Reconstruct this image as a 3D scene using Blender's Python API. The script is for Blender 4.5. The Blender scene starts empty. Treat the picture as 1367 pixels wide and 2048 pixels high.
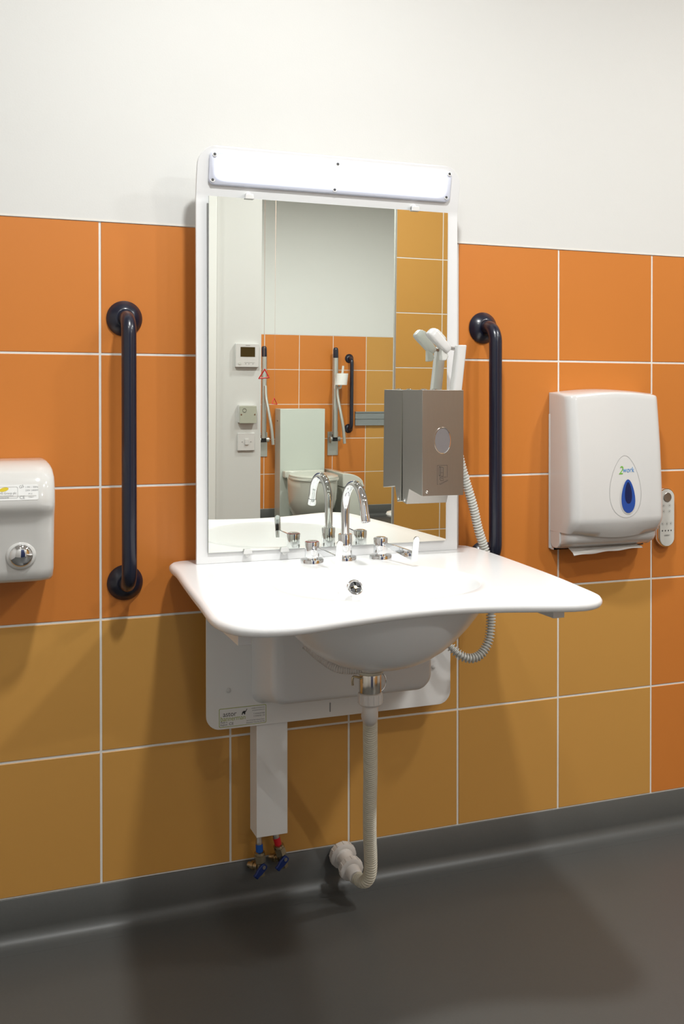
import bpy, bmesh, math, random
from mathutils import Vector, Matrix
random.seed(4)
S = bpy.context.scene
COL = S.collection
PI = math.pi
# ------------------------------------------------------------------ camera
CAM_LOC = (0.0, -2.32543, 1.19184)
YAW, PITCH, ROLL = 0.358219, 0.0092605, -0.000351
F_PX, HY = 2020.0, 822.43
cam = bpy.data.cameras.new('camera')
cam.sensor_fit = 'VERTICAL'; cam.sensor_height = 36.0; cam.sensor_width = 24.03
cam.lens = F_PX / 2048 * 36.0
cam.shift_y = -(1024 - HY) / 2048
cam.clip_start = 0.02
co = bpy.data.objects.new('camera', cam); COL.objects.link(co)
c, s = math.cos(YAW), math.sin(YAW)
r_ = Vector((c, -s, 0)); f_ = Vector((s, c, 0)); u_ = Vector((0, 0, 1))
f2 = f_ * math.cos(PITCH) - u_ * math.sin(PITCH); u2 = u_ * math.cos(PITCH) + f_ * math.sin(PITCH)
r3 = r_ * math.cos(ROLL) + u2 * math.sin(ROLL); u3 = u2 * math.cos(ROLL) - r_ * math.sin(ROLL)
mw = Matrix((r3, u3, -f2)).transposed().to_4x4(); mw.translation = CAM_LOC
co.matrix_world = mw
S.camera = co
# ------------------------------------------------------------------ world, view, lamps
w = bpy.data.worlds.new('world'); S.world = w; w.use_nodes = True
w.node_tree.nodes['Background'].inputs[0].default_value = (0.9, 0.95, 1, 1)
w.node_tree.nodes['Background'].inputs[1].default_value = 0.05
S.view_settings.view_transform = 'Standard'; S.view_settings.look = 'None'
S.view_settings.exposure = 0.0; S.view_settings.gamma = 1.0; S.view_settings.use_curve_mapping = False
CEIL = 2.78
LAMPS = [(0.60, -1.12, 32), (2.25, -1.15, 20), (3.6, -1.6, 4), (2.1, -2.0, 21), (1.8, -4.3, 36), (3.0, -4.5, 38), (0.0, -2.0, 11)]
LAMP_COL = (0.985, 1.0, 0.985)
LED_STRENGTH = 13.0

# ------------------------------------------------------------------ materials
def mat(name, col, rough=0.5, metal=0.0, spec=0.5, coat=0.0, noise=0.0, nscale=8.0, bump=0.0, bscale=200.0,
        emit=None, estr=0.0, trans=0.0, aniso=None, sss=0.0):
    m = bpy.data.materials.new(name); m.use_nodes = True
    nt = m.node_tree; b = nt.nodes['Principled BSDF']
    b.inputs['Base Color'].default_value = (*col, 1); b.inputs['Roughness'].default_value = rough
    b.inputs['Metallic'].default_value = metal; b.inputs['Specular IOR Level'].default_value = spec
    b.inputs['Coat Weight'].default_value = coat; b.inputs['Coat Roughness'].default_value = 0.08
    b.inputs['Transmission Weight'].default_value = trans
    if emit:
        b.inputs['Emission Color'].default_value = (*emit, 1); b.inputs['Emission Strength'].default_value = estr
    if noise or bump:
        tc = nt.nodes.new('ShaderNodeTexCoord')
    if noise:
        n = nt.nodes.new('ShaderNodeTexNoise'); n.inputs['Scale'].default_value = nscale; n.inputs['Detail'].default_value = 4
        if aniso:
            mp = nt.nodes.new('ShaderNodeMapping'); mp.inputs['Scale'].default_value = aniso
            nt.links.new(tc.outputs['Object'], mp.inputs['Vector']); nt.links.new(mp.outputs['Vector'], n.inputs['Vector'])
        else:
            nt.links.new(tc.outputs['Object'], n.inputs['Vector'])
        cr = nt.nodes.new('ShaderNodeMixRGB'); cr.inputs[1].default_value = (*[x * (1 - noise) for x in col], 1)
        cr.inputs[2].default_value = (*[min(1, x * (1 + noise)) for x in col], 1)
        nt.links.new(n.outputs['Fac'], cr.inputs[0]); nt.links.new(cr.outputs[0], b.inputs['Base Color'])
    if bump:
        n2 = nt.nodes.new('ShaderNodeTexNoise'); n2.inputs['Scale'].default_value = bscale; n2.inputs['Detail'].default_value = 3
        if aniso:
            mp2 = nt.nodes.new('ShaderNodeMapping'); mp2.inputs['Scale'].default_value = aniso
            nt.links.new(tc.outputs['Object'], mp2.inputs['Vector']); nt.links.new(mp2.outputs['Vector'], n2.inputs['Vector'])
        else:
            nt.links.new(tc.outputs['Object'], n2.inputs['Vector'])
        bp = nt.nodes.new('ShaderNodeBump'); bp.inputs['Strength'].default_value = bump; bp.inputs['Distance'].default_value = 0.002
        nt.links.new(n2.outputs['Fac'], bp.inputs['Height']); nt.links.new(bp.outputs['Normal'], b.inputs['Normal'])
    return m

PAINT = mat('white_wall_paint', (0.685, 0.68, 0.655), 0.75, bump=0.06, bscale=260, noise=0.008)
ORANGE = mat('orange_glazed_tile', (0.60, 0.20, 0.036), 0.38, spec=0.4, noise=0.035, nscale=3.0, bump=0.03, bscale=120)
YELLOW = mat('mustard_glazed_tile', (0.565, 0.29, 0.068), 0.38, spec=0.4, noise=0.035, nscale=3.0, bump=0.03, bscale=120)
GROUT = mat('white_grout', (0.76, 0.74, 0.69), 0.85, noise=0.06, nscale=60)
VINYL = mat('dark_grey_vinyl', (0.083, 0.084, 0.080), 0.42, spec=0.45, noise=0.07, nscale=240, bump=0.05, bscale=500)
SKIRT = VINYL
CERAMIC = mat('white_solid_surface', (0.90, 0.90, 0.895), 0.22, spec=0.5)
BOARD = mat('white_moulded_acrylic', (0.765, 0.765, 0.765), 0.30, spec=0.5)
PLATEW = mat('white_painted_steel_panel', (0.86, 0.855, 0.835), 0.45)
MIRROR = mat('mirror_silvering', (0.87, 0.90, 0.855), 0.0, metal=1.0)
MEDGE = mat('mirror_glass_edge', (0.10, 0.13, 0.11), 0.1, spec=0.8)
CHROME = mat('chrome', (0.86, 0.87, 0.88), 0.045, metal=1.0)
STEEL = mat('brushed_steel', (0.38, 0.355, 0.325), 0.36, metal=1.0, noise=0.05, nscale=30, bump=0.10, bscale=60, aniso=(40, 40, 1))
STEELD = mat('dull_plated_steel', (0.45, 0.43, 0.40), 0.28, metal=1.0)
BRASS = mat('nickel_brass', (0.52, 0.44, 0.30), 0.25, metal=1.0)
NAVY = mat('navy_blue_coating', (0.008, 0.010, 0.024), 0.28, spec=0.55, coat=0.2)
PLASTIC = mat('white_gloss_plastic', (0.68, 0.675, 0.66), 0.16, spec=0.5, coat=0.3)
ENAMEL = mat('white_enamel', (0.67, 0.66, 0.63), 0.12, spec=0.5, coat=0.5)
PGREY = mat('pale_grey_plastic', (0.62, 0.62, 0.58), 0.4)
CREAM = mat('cream_ribbed_plastic', (0.62, 0.58, 0.47), 0.42)
WHITEP = mat('white_waste_plastic', (0.68, 0.64, 0.60), 0.35)
HOSEG = mat('light_grey_hose_plastic', (0.62, 0.62, 0.58), 0.35)
BLACK = mat('black', (0.012, 0.012, 0.014), 0.4)
DARKG = mat('dark_grey_print', (0.06, 0.06, 0.06), 0.6)
MIDG = mat('mid_grey_print', (0.28, 0.28, 0.28), 0.6)
LABELW = mat('white_label', (0.84, 0.84, 0.82), 0.4)
LIME = mat('lime_print', (0.36, 0.42, 0.05), 0.5)
YEL = mat('yellow_print', (0.72, 0.55, 0.02), 0.5)
GREENP = mat('green_print', (0.16, 0.48, 0.04), 0.5)
BLUEP = mat('blue_print', (0.08, 0.28, 0.62), 0.5)
BLUEW = mat('blue_translucent_plastic', (0.012, 0.075, 0.36), 0.12, spec=0.6, coat=0.4)
BLUED = mat('dark_blue_recess', (0.004, 0.014, 0.08), 0.25)
BLUEV = mat('blue_valve_plastic', (0.004, 0.022, 0.14), 0.35)
REDV = mat('red_plastic', (0.55, 0.012, 0.02), 0.35)
BLUEB = mat('blue_band_plastic', (0.01, 0.09, 0.40), 0.35)
RED = mat('red_pull_cord', (0.60, 0.02, 0.02), 0.35)
PAPER = mat('white_paper', (0.78, 0.77, 0.74), 0.9)
DOORM = mat('navy_door_laminate', (0.02, 0.035, 0.11), 0.4)
TRIMW = mat('white_gloss_trim', (0.84, 0.84, 0.81), 0.3)
PAN = mat('white_vitreous_china', (0.66, 0.66, 0.59), 0.15, coat=0.3)
CIST = mat('pale_glass_panel', (0.60, 0.64, 0.58), 0.2)
ALU = mat('satin_aluminium', (0.56, 0.57, 0.54), 0.35, metal=0.8)
RAILG = mat('grey_rail_plastic', (0.25, 0.27, 0.27), 0.4)
BEIGE = mat('beige_grey_plate', (0.46, 0.47, 0.38), 0.45)
LCD = mat('dark_lcd', (0.045, 0.035, 0.012), 0.15)
GELW = mat('smoky_sight_window', (0.17, 0.16, 0.165), 0.25, coat=0.6)
LENS = mat('lamp_diffuser', (0.9, 0.9, 0.9), 0.4, emit=LAMP_COL, estr=6.0)

def led_material():
    m = bpy.data.materials.new('led_diffuser'); m.use_nodes = True
    nt = m.node_tree; b = nt.nodes['Principled BSDF']
    b.inputs['Base Color'].default_value = (0.60, 0.62, 0.70, 1); b.inputs['Roughness'].default_value = 0.25
    # the lit tubes behind the diffuser end a little short of its rim
    tc = nt.nodes.new('ShaderNodeTexCoord'); sp = nt.nodes.new('ShaderNodeSeparateXYZ')
    nt.links.new(tc.outputs['Generated'], sp.inputs[0])
    def ramp(out, edge):
        a = nt.nodes.new('ShaderNodeMath'); a.operation = 'SUBTRACT'; a.inputs[1].default_value = 0.5; nt.links.new(out, a.inputs[0])
        b2 = nt.nodes.new('ShaderNodeMath'); b2.operation = 'ABSOLUTE'; nt.links.new(a.outputs[0], b2.inputs[0])
        mr = nt.nodes.new('ShaderNodeMapRange'); mr.interpolation_type = 'SMOOTHSTEP'
        mr.inputs[1].default_value = 0.5; mr.inputs[2].default_value = 0.5 - edge
        nt.links.new(b2.outputs[0], mr.inputs[0]); return mr.outputs[0]
    rx = ramp(sp.outputs[0], 0.07); rz = ramp(sp.outputs[2], 0.38)
    mu = nt.nodes.new('ShaderNodeMath'); mu.operation = 'MULTIPLY'; nt.links.new(rx, mu.inputs[0]); nt.links.new(rz, mu.inputs[1])
    pw = nt.nodes.new('ShaderNodeMath'); pw.operation = 'POWER'; pw.inputs[1].default_value = 2.2; nt.links.new(mu.outputs[0], pw.inputs[0]); mu = pw
    mr = nt.nodes.new('ShaderNodeMapRange'); mr.inputs[3].default_value = 0.12; mr.inputs[4].default_value = LED_STRENGTH
    nt.links.new(mu.outputs[0], mr.inputs[0])
    b.inputs['Emission Color'].default_value = (0.80, 0.84, 1.0, 1)
    nt.links.new(mr.outputs[0], b.inputs['Emission Strength'])
    return m
LED = led_material()

# ------------------------------------------------------------------ builders
class G:
    """collects verts and faces; every mesh is given in room coordinates"""
    def __init__(self): self.v = []; self.f = []; self.m = []
    def add(self, vs, fs, mi=0):
        o = len(self.v); self.v += [Vector(p) for p in vs]
        self.f += [tuple(i + o for i in f) for f in fs]; self.m += [mi] * len(fs); return self
    def box(self, lo, hi, mi=0):
        x0, y0, z0 = lo; x1, y1, z1 = hi
        return self.add([(x0,y0,z0),(x1,y0,z0),(x1,y1,z0),(x0,y1,z0),(x0,y0,z1),(x1,y0,z1),(x1,y1,z1),(x0,y1,z1)],
            [(0,3,2,1),(4,5,6,7),(0,1,5,4),(1,2,6,5),(2,3,7,6),(3,0,4,7)], mi)
    def rings(self, rings, cap=True, closed=True, mi=0):
        n = len(rings[0]); vs = [p for r in rings for p in r]; fs = []
        for k in range(len(rings) - 1):
            for i in range(n if closed else n - 1):
                j = (i + 1) % n; fs.append((k*n+i, k*n+j, (k+1)*n+j, (k+1)*n+i))
        if cap:
            fs.append(tuple(reversed(range(n)))); fs.append(tuple((len(rings)-1)*n + i for i in range(n)))
        return self.add(vs, fs, mi)
    def tube(self, pts, rad, n=20, mi=0):
        pts = [Vector(p) for p in pts]; rr = rad if isinstance(rad, (list, tuple)) else [rad] * len(pts)
        t = [(pts[min(i+1, len(pts)-1)] - pts[max(i-1, 0)]).normalized() for i in range(len(pts))]
        a = Vector((0, 0, 1)) if abs(t[0].z) < 0.9 else Vector((1, 0, 0))
        u = t[0].cross(a).normalized(); rings = []
        for i, p in enumerate(pts):
            u = (u - t[i] * u.dot(t[i])).normalized(); v = t[i].cross(u)
            rings.append([p + (u * math.cos(2*PI*k/n) + v * math.sin(2*PI*k/n)) * rr[i] for k in range(n)])
        return self.rings(rings, mi=mi)
    def lathe(self, base, axis, prof, n=40, mi=0):
        """prof = [(r, h)] along axis from base"""
        ax = Vector(axis).normalized(); b = Vector(base)
        a = Vector((0, 0, 1)) if abs(ax.z) < 0.9 else Vector((1, 0, 0))
        u = ax.cross(a).normalized(); v = ax.cross(u)
        return self.rings([[b + ax*h + (u*math.cos(2*PI*k/n) + v*math.sin(2*PI*k/n))*max(r, 1e-5) for k in range(n)] for r, h in prof], mi=mi)
    def prism(self, poly, fn, d0, d1, mi=0):
        """poly (a,b) points extruded between depths d0,d1 with fn(a,b,d)->xyz"""
        return self.rings([[fn(a, b, d) for a, b in poly] for d in (d0, d1)], mi=mi)

def origin_of(o):
    v = Vector((0, 0, 0))
    while o is not None: v += Vector(o.location); o = o.parent
    return v
def obj(name, g, mats, parent=None, smooth=True, bevel=0.0, seg=3, sub=0, angle=35, solid=0.0, origin=None):
    me = bpy.data.meshes.new(name)
    if parent is not None: org = origin_of(parent)
    elif origin is not None: org = Vector(origin)
    else:
        xs = [p.x for p in g.v]; ys = [p.y for p in g.v]; zs = [p.z for p in g.v]
        org = Vector(((min(xs)+max(xs))/2, (min(ys)+max(ys))/2, min(zs)))
    me.from_pydata([tuple(p - org) for p in g.v], [], g.f)
    for m in (mats if isinstance(mats, (list, tuple)) else [mats]): me.materials.append(m)
    for p, mi in zip(me.polygons, g.m): p.material_index = mi
    bm = bmesh.new(); bm.from_mesh(me); bmesh.ops.recalc_face_normals(bm, faces=bm.faces); bm.to_mesh(me); bm.free()
    o = bpy.data.objects.new(name, me); COL.objects.link(o)
    if parent is not None: o.parent = parent
    else: o.location = org
    if bevel:
        b = o.modifiers.new('bevel', 'BEVEL'); b.width = bevel; b.segments = seg; b.limit_method = 'ANGLE'; b.angle_limit = math.radians(30)
        b.harden_normals = False
    if sub:
        sb = o.modifiers.new('sub', 'SUBSURF'); sb.levels = sub; sb.render_levels = sub
    if smooth:
        for p in me.polygons: p.use_smooth = True
        if not sub:
            bm = bmesh.new(); bm.from_mesh(me)
            for e in bm.edges:
                if len(e.link_faces) == 2 and e.calc_face_angle(0) > math.radians(angle): e.smooth = False
            bm.to_mesh(me); bm.free()
    return o
def thing(name, label, cat, loc, group=None):
    o = bpy.data.objects.new(name, None); COL.objects.link(o); o.location = loc; o.empty_display_size = 0.05
    o['label'] = label; o['category'] = cat
    if group: o['group'] = group
    return o
def tag(o, label, cat, group=None):
    o['label'] = label; o['category'] = cat
    if group: o['group'] = group
    return o
def struct(o): o['kind'] = 'structure'; return o
def boxo(name, lo, hi, m, parent=None, bevel=0.0, **k): return obj(name, G().box(lo, hi), m, parent, bevel=bevel, **k)
def rrect(x0, z0, x1, z1, r, n=8):
    rs = r if isinstance(r, (list, tuple)) else (r, r, r, r)   # bl, br, tr, tl
    P = []
    for (cx, cz, a0, q) in ((x0+rs[0], z0+rs[0], PI, rs[0]), (x1-rs[1], z0+rs[1], 1.5*PI, rs[1]), (x1-rs[2], z1-rs[2], 0, rs[2]), (x0+rs[3], z1-rs[3], 0.5*PI, rs[3])):
        for k in range(n + 1):
            a = a0 + 0.5*PI*k/n; P.append((cx + q*math.cos(a), cz + q*math.sin(a)))
    return P
FRONT = lambda a, b, d: (a, d, b)        # plane facing the room, a = X, b = Z, depth = Y
def spline(pts, n=12):
    P = [Vector(p) for p in pts]; P = [P[0]*2 - P[1]] + P + [P[-1]*2 - P[-2]]; out = []
    for i in range(1, len(P) - 2):
        for k in range(n):
            t = k / n; a, b, c_, d = P[i-1], P[i], P[i+1], P[i+2]
            out.append(0.5*((2*b) + (c_-a)*t + (2*a-5*b+4*c_-d)*t*t + (3*b-a-3*c_+d)*t**3))
    out.append(P[-2]); return out
def resample(pts, step):
    out = [pts[0].copy()]; acc = 0
    for a, b in zip(pts, pts[1:]):
        L = (b - a).length; d = step - acc
        while d <= L: out.append(a.lerp(b, d / L)); d += step
        acc = (acc + L) % step
    return out
def ribbed(pts, r, amp, pitch, n=24, q=6, mi=0):
    P = resample(spline(pts, 24), pitch / q)
    return G().tube(P, [r + amp*max(-1, min(1, 1.9*math.cos(2*PI*i/q) - .25)) for i in range(len(P))], n, mi)
def text_g(body, size, x, y, z, fn=None, ang=0.0, shear=0.0, align='LEFT', sx=1.0, ext=0.0):
    """flat lettering on the plane facing the room (or wherever fn puts it)"""
    cu = bpy.data.curves.new('t', 'FONT'); cu.body = body; cu.size = size; cu.align_x = align; cu.shear = shear; cu.resolution_u = 3
    to = bpy.data.objects.new('t', cu); COL.objects.link(to)
    dg = bpy.context.evaluated_depsgraph_get(); me = bpy.data.meshes.new_from_object(to.evaluated_get(dg))
    g = G(); ca, sa = math.cos(ang), math.sin(ang)
    fn = fn or (lambda a, b: (a, y, b))
    g.add([fn(x + (v.co.x*ca*sx - v.co.y*sa), z + (v.co.x*sa*sx + v.co.y*ca)) for v in me.vertices], [tuple(p.vertices) for p in me.polygons])
    bpy.data.objects.remove(to); bpy.data.curves.remove(cu); bpy.data.meshes.remove(me)
    return g
def merge(*gs, mis=None):
    o = G()
    for k, g in enumerate(gs): 
        n = len(o.v); o.v += g.v; o.f += [tuple(i+n for i in f) for f in g.f]; o.m += ([mis[k]]*len(g.f) if mis else g.m)
    return o

# ------------------------------------------------------------------ room shell
XL, XR, YF = -1.3, 4.3, -6.2
def tiling(name, parent, us, zs, colour, place, gap=0.0048, ch=0.0012, top=None):
    """one mesh of glazed tiles; place(u, z, d) puts a point, d = out of the wall"""
    g = G(); h = gap / 2
    for i in range(len(us) - 1):
        for k in range(len(zs) - 1):
            a0, a1, b0, b1 = us[i]+h, us[i+1]-h, zs[k]+h, zs[k+1]-h
            if a1 - a0 < 0.004: continue
            mi = colour(i, k, (us[i]+us[i+1])/2, (zs[k]+zs[k+1])/2)
            vs = [place(*p) for p in ((a0,b0,-.002),(a1,b0,-.002),(a1,b1,-.002),(a0,b1,-.002),
                (a0+ch*.3,b0+ch*.3,-ch*.6),(a1-ch*.3,b0+ch*.3,-ch*.6),(a1-ch*.3,b1-ch*.3,-ch*.6),(a0+ch*.3,b1-ch*.3,-ch*.6),
                (a0+ch,b0+ch,0),(a1-ch,b0+ch,0),(a1-ch,b1-ch,0),(a0+ch,b1-ch,0))]
            g.add(vs, [(0,1,5,4),(1,2,6,5),(2,3,7,6),(3,0,4,7),(4,5,9,8),(5,6,10,9),(6,7,11,10),(7,4,8,11),(8,9,10,11)], mi)
    return obj(name, g, [ORANGE, YELLOW], parent, smooth=False)
# front wall (the one in the photo): tile faces at Y = 0
wf = struct(boxo('wall_front', (XL, 0.0015, -0.05), (XR, 0.16, 1.6012), GROUT, smooth=False))
struct(boxo('wall_front_upper', (XL, -0.0012, 1.6012), (XR, 0.16, CEIL), PAINT, smooth=False)).name = 'wall_front.001'
us = [0.2885 + 0.3*i for i in range(-6, 15)]; us = [XL] + [u for u in us if XL < u < XR] + [XR]
zs = [0.1 + 0.3*k for k in range(6)]
tiling('tiles', wf, us, zs, lambda i, k, u, z: 1 if (z < 0.7 and u < 0.2885 + 1.5) else 0, lambda u, z, d: (u, -d if d > 0 else -d, z))
struct(boxo('trim_3', (XL, -0.0018, 1.5985), (XR, 0.002, 1.6035), GROUT, smooth=False))
# far wall seen in the mirror, tile faces at Y = -6.2 looking towards +Y
wb = struct(boxo('wall_back', (1.2, YF-0.16, -0.05), (XR, YF-0.0015, 1.601), GROUT, smooth=False))
struct(boxo('wall_back.001', (1.2, YF-0.16, 1.601), (XR, YF+0.001, CEIL), PAINT, smooth=False))
us = [2.410 + 0.3115*i for i in range(-4, 8)]; us = [1.35] + [u for u in us if 1.35 < u < XR] + [XR]
tiling('tiles', wb, us, zs, lambda i, k, u, z: 1 if u > 3.35 else 0, lambda u, z, d: (u, YF + d, z))
# white pier with the door, behind the camera to the left
wl = struct(obj('wall_left', G().box((XL, -2.76, 0), (0.14, -2.6, CEIL)).box((1.08, -2.76, 0), (1.351, -2.6, CEIL)).box((0.14, -2.76, 2.31), (1.08, -2.6, CEIL)), PAINT, smooth=False))
struct(boxo('wall_left.001', (1.2, YF, 0), (1.351, -2.76, CEIL), PAINT, smooth=False))
struct(boxo('wall_left.002', (XL-0.15, -2.76, -0.05), (XL, 0.16, CEIL), PAINT, smooth=False))
# mustard tiled partition on the right of the opening
wp = struct(obj('wall_right', G().prism([(2.2115, -2.9515), (2.30, -3.12), (XR, -3.12), (XR, -2.9515)], lambda a, b, d: (a, b, d), -0.05, CEIL), GROUT, smooth=False))
us = [2.211] + [2.492 + 0.3*i for i in range(0, 6)] + [XR]; zsp = [0.1 + 0.3*k for k in range(9)] + [CEIL]
tiling('tiles', wp, us, zsp, lambda i, k, u, z: 1, lambda u, z, d: (u, -2.95 + d, z))
struct(boxo('wall_right.001', (XR, YF-0.16, -0.05), (XR+0.15, 0.16, CEIL), PAINT, smooth=False))
struct(boxo('trim_1', (2.2035, -2.966, 0), (2.211, -2.9480, CEIL), ALU, smooth=False))
struct(boxo('floor', (XL-0.15, YF-0.16, -0.06), (XR+0.15, 0.16, 0.0), VINYL, smooth=False))
struct(boxo('ceiling', (XL-0.15, YF-0.16, CEIL), (XR+0.15, 0.16, CEIL+0.1), PAINT, smooth=False))
# coved vinyl skirtings
def cove(name, a, b, out, h=0.1, r=0.030, t=0.003):
    a, b, out = Vector(a), Vector(b), Vector(out)
    pr = [(0, h), (t*.6, h), (t, h-.0012)] + [(t + r*(1-math.cos(q)), r*(1-math.sin(q)) + 0.0006) for q in [PI/2*k/10 for k in range(11)]]
    pr += [(r+t+0.02, 0.0003), (r+t+0.02, -0.001), (0, -0.001)]
    g = G().rings([[p + out*d + Vector((0, 0, z)) for d, z in pr] for p in (a, b)])
    return struct(obj(name, g, SKIRT, angle=50))
cove('baseboard_front', (XL, 0, 0), (XR, 0, 0), (0, -1, 0))
cove('baseboard_back', (1.351, YF, 0), (XR, YF, 0), (0, 1, 0))
cove('baseboard_left', (1.08+.05, -2.6, 0), (1.351, -2.6, 0), (0, 1, 0))
cove('baseboard_right', (2.211, -2.95, 0), (XR, -2.95, 0), (0, 1, 0))
# door and its white architrave (strip at the mirror's left edge)
fr = G()
for x0, x1 in ((0.09, 0.155), (1.066, 1.125)): fr.box((x0, -2.605, 0), (x1, -2.578, 2.36))
fr.box((0.09, -2.605, 2.30), (1.125, -2.578, 2.36))
struct(obj('trim_2', fr, TRIMW, bevel=0.004))
dr = struct(boxo('door_1', (0.155, -2.66, 0.006), (1.066, -2.62, 2.30), DOORM, smooth=False))
dh = obj('door_handle', G().lathe((0.99, -2.62, 1.03), (0, 1, 0), [(.025, 0), (.025, .008), (.009, .009), (.009, .05)]).tube(spline([(0.99,-2.572,1.03),(0.96,-2.568,1.03),(0.88,-2.568,1.03)], 6), .009), STEELD, dr)
# ceiling downlights
lamp0 = None
for i, (x, y, W) in enumerate(LAMPS):
    t = thing('ceiling_downlight', 'round white recessed downlight in the ceiling', 'light', (x, y, CEIL - 0.012), 'round downlights in the ceiling')
    if lamp0 is None:
        rg = obj('trim_ring', G().rings([[(x + r*math.cos(2*PI*k/48), y + r*math.sin(2*PI*k/48), z) for k in range(48)] for r, z in ((.085, CEIL-.001), (.105, CEIL-.001), (.105, CEIL-.006), (.1, CEIL-.012), (.087, CEIL-.012), (.085, CEIL-.008))], cap=False), TRIMW, t)
        df = obj('diffuser', G().lathe((x, y, CEIL-.001), (0, 0, -1), [(.001, .004), (.084, .004), (.086, 0)]), LENS, t)
        lamp0 = (rg, df)
    else:
        for q in lamp0: n_ = q.copy(); COL.objects.link(n_); n_.parent = t
    ld = bpy.data.lights.new('lamp', 'AREA'); ld.shape = 'DISK'; ld.size = 0.15; ld.energy = W; ld.color = LAMP_COL
    lo = bpy.data.objects.new('lamp', ld); COL.objects.link(lo); lo.parent = t; lo.location = (0, 0, -0.006)

# ------------------------------------------------------------------ washbasin
BX0, BY0 = 0.775, -0.455
OUT = [(1.204,-.005),(0.80,-.004),(0.47,-.004),(0.445,-.022),(0.432,-.06),(0.429,-.147),(0.418,-.27),(0.407,-.40),(0.397,-.53),(0.389,-.62),(0.387,-.665),
       (0.391,-.705),(0.406,-.745),(0.430,-.769),(0.468,-.781),(0.523,-.777),(0.603,-.755),(0.684,-.735),(0.765,-.725),(0.842,-.727),
       (0.912,-.744),(0.978,-.768),(1.022,-.781),(1.055,-.782),(1.087,-.768),(1.108,-.741),(1.119,-.70),(1.128,-.655),(1.151,-.535),(1.174,-.381),
       (1.196,-.215),(1.206,-.11),(1.208,-.05),(1.204,-.02)]
def outline():
    P = []; n = len(OUT); V = [Vector((a, b, 0)) for a, b in OUT]
    for i in range(n):
        if i in (0, 1): 
            for k in range(12): P.append(V[i].lerp(V[i+1], k/12)); 
            continue
        a, b, c_, d = V[i-1], V[i], V[(i+1) % n], V[(i+2) % n]
        if i == 2: a = b + (b - c_) * 0.5
        if i == n-1: d = c_
        for k in range(8):
            t = k/8; P.append(0.5*((2*b) + (c_-a)*t + (2*a-5*b+4*c_-d)*t*t + (3*b-a-3*c_+d)*t**3))
    return P
def basin_mesh():
    P = outline(); N = 144; c0 = Vector((BX0, BY0, 0)); ring = []
    for k in range(N):
        a = 2*PI*k/N; d = Vector((math.cos(a), math.sin(a), 0)); best = None
        for p, q in zip(P, P[1:] + P[:1]):
            e = q - p; den = d.x*e.y - d.y*e.x
            if abs(den) < 1e-12: continue
            w_ = p - c0; t = (w_.x*e.y - w_.y*e.x)/den; u = (w_.x*d.y - w_.y*d.x)/den
            if t > 0 and -1e-6 <= u <= 1+1e-6 and (best is None or t > best): best = t
        ring.append(c0 + d*best)
    zt = lambda y: 0.825 - 0.012*y
    ea, eb = 0.208, 0.205
    ell = [c0 + Vector((ea*math.cos(2*PI*k/N), eb*math.sin(2*PI*k/N), 0)) for k in range(N)]
    eo = [c0 + Vector(((ea+.022)*math.cos(2*PI*k/N), (eb+.022)*math.sin(2*PI*k/N), 0)) for k in range(N)]
    D = 0.145; R = []
    for s_ in (0.001, 0.1, 0.2, 0.3, 0.4, 0.5, 0.6, 0.68, 0.76, 0.82, 0.87, 0.91, 0.94, 0.965, 0.985, 1.0):
        dep = D*(1 - s_**3.0) if s_ < 0.94 else None
        R.append([(s_, k) for k in range(N)])
    def bowl(s_):
        if s_ >= 1: return 0.0
        d1 = D*(1 - s_**3.2); x = d1
        return x*x/(x + 0.010)          # soft rim
    g = G(); rings = []
    for row in R:
        rings.append([(c0 + (ell[k]-c0)*s_ + Vector((0, 0, zt((c0 + (ell[k]-c0)*s_).y) - bowl(s_)))) for s_, k in row])
    for t in (0.08, 0.25, 0.5, 0.75):
        rings.append([(lambda q: q + Vector((0, 0, zt(q.y))))(ell[k].lerp(ring[k] + (c0-ring[k]).normalized()*.010, t)) for k in range(N)])
    T = 0.021
    # rounded rim
    nrm = [((ring[k] - ring[(k-1) % N]) + (ring[(k+1) % N] - ring[k])).normalized() for k in range(N)]
    nrm = [Vector((n_.y, -n_.x, 0)) for n_ in nrm]
    nrm = [n_ if n_.dot(ring[k]-c0) > 0 else -n_ for k, n_ in enumerate(nrm)]
    rr = T/2
    for q in range(9):
        a = PI/2 - PI*q/8
        rings.append([ring[k] - nrm[k]*(rr - rr*math.cos(a)) + Vector((0, 0, zt(ring[k].y) - rr + rr*math.sin(a))) for k in range(N)])
    for t in (0.3, 0.7, 1.0):
        rings.append([(lambda q: q + Vector((0, 0, zt(q.y) - T)))((ring[k] - nrm[k]*rr).lerp(eo[k], t)) for k in range(N)])
    for s_ in (0.985, 0.96, 0.92, 0.87, 0.8, 0.7, 0.6, 0.5, 0.4, 0.3, 0.2, 0.1, 0.001):
        dd = (D + 0.012)*(1 - s_**2.6)
        rings.append([c0 + (eo[k]-c0)*s_ + Vector((0, 0, min(zt((c0+(eo[k]-c0)*s_).y) - T, zt(BY0) - 0.012 - dd))) for k in range(N)])
    g.rings(rings)
    return g
wb_ = thing('washbasin', 'large white washbasin with a wavy front edge below the lit mirror', 'washbasin', (0.80, -0.4, 0.66))
obj('basin', basin_mesh(), CERAMIC, wb_, angle=75)
for x0, x1 in ((0.437, 0.461), (1.06, 1.085)):
    boxo('support_arm', (x0, -0.652, 0.775), (x1, -0.46, 0.8085), BOARD, wb_, bevel=0.001)
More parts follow.
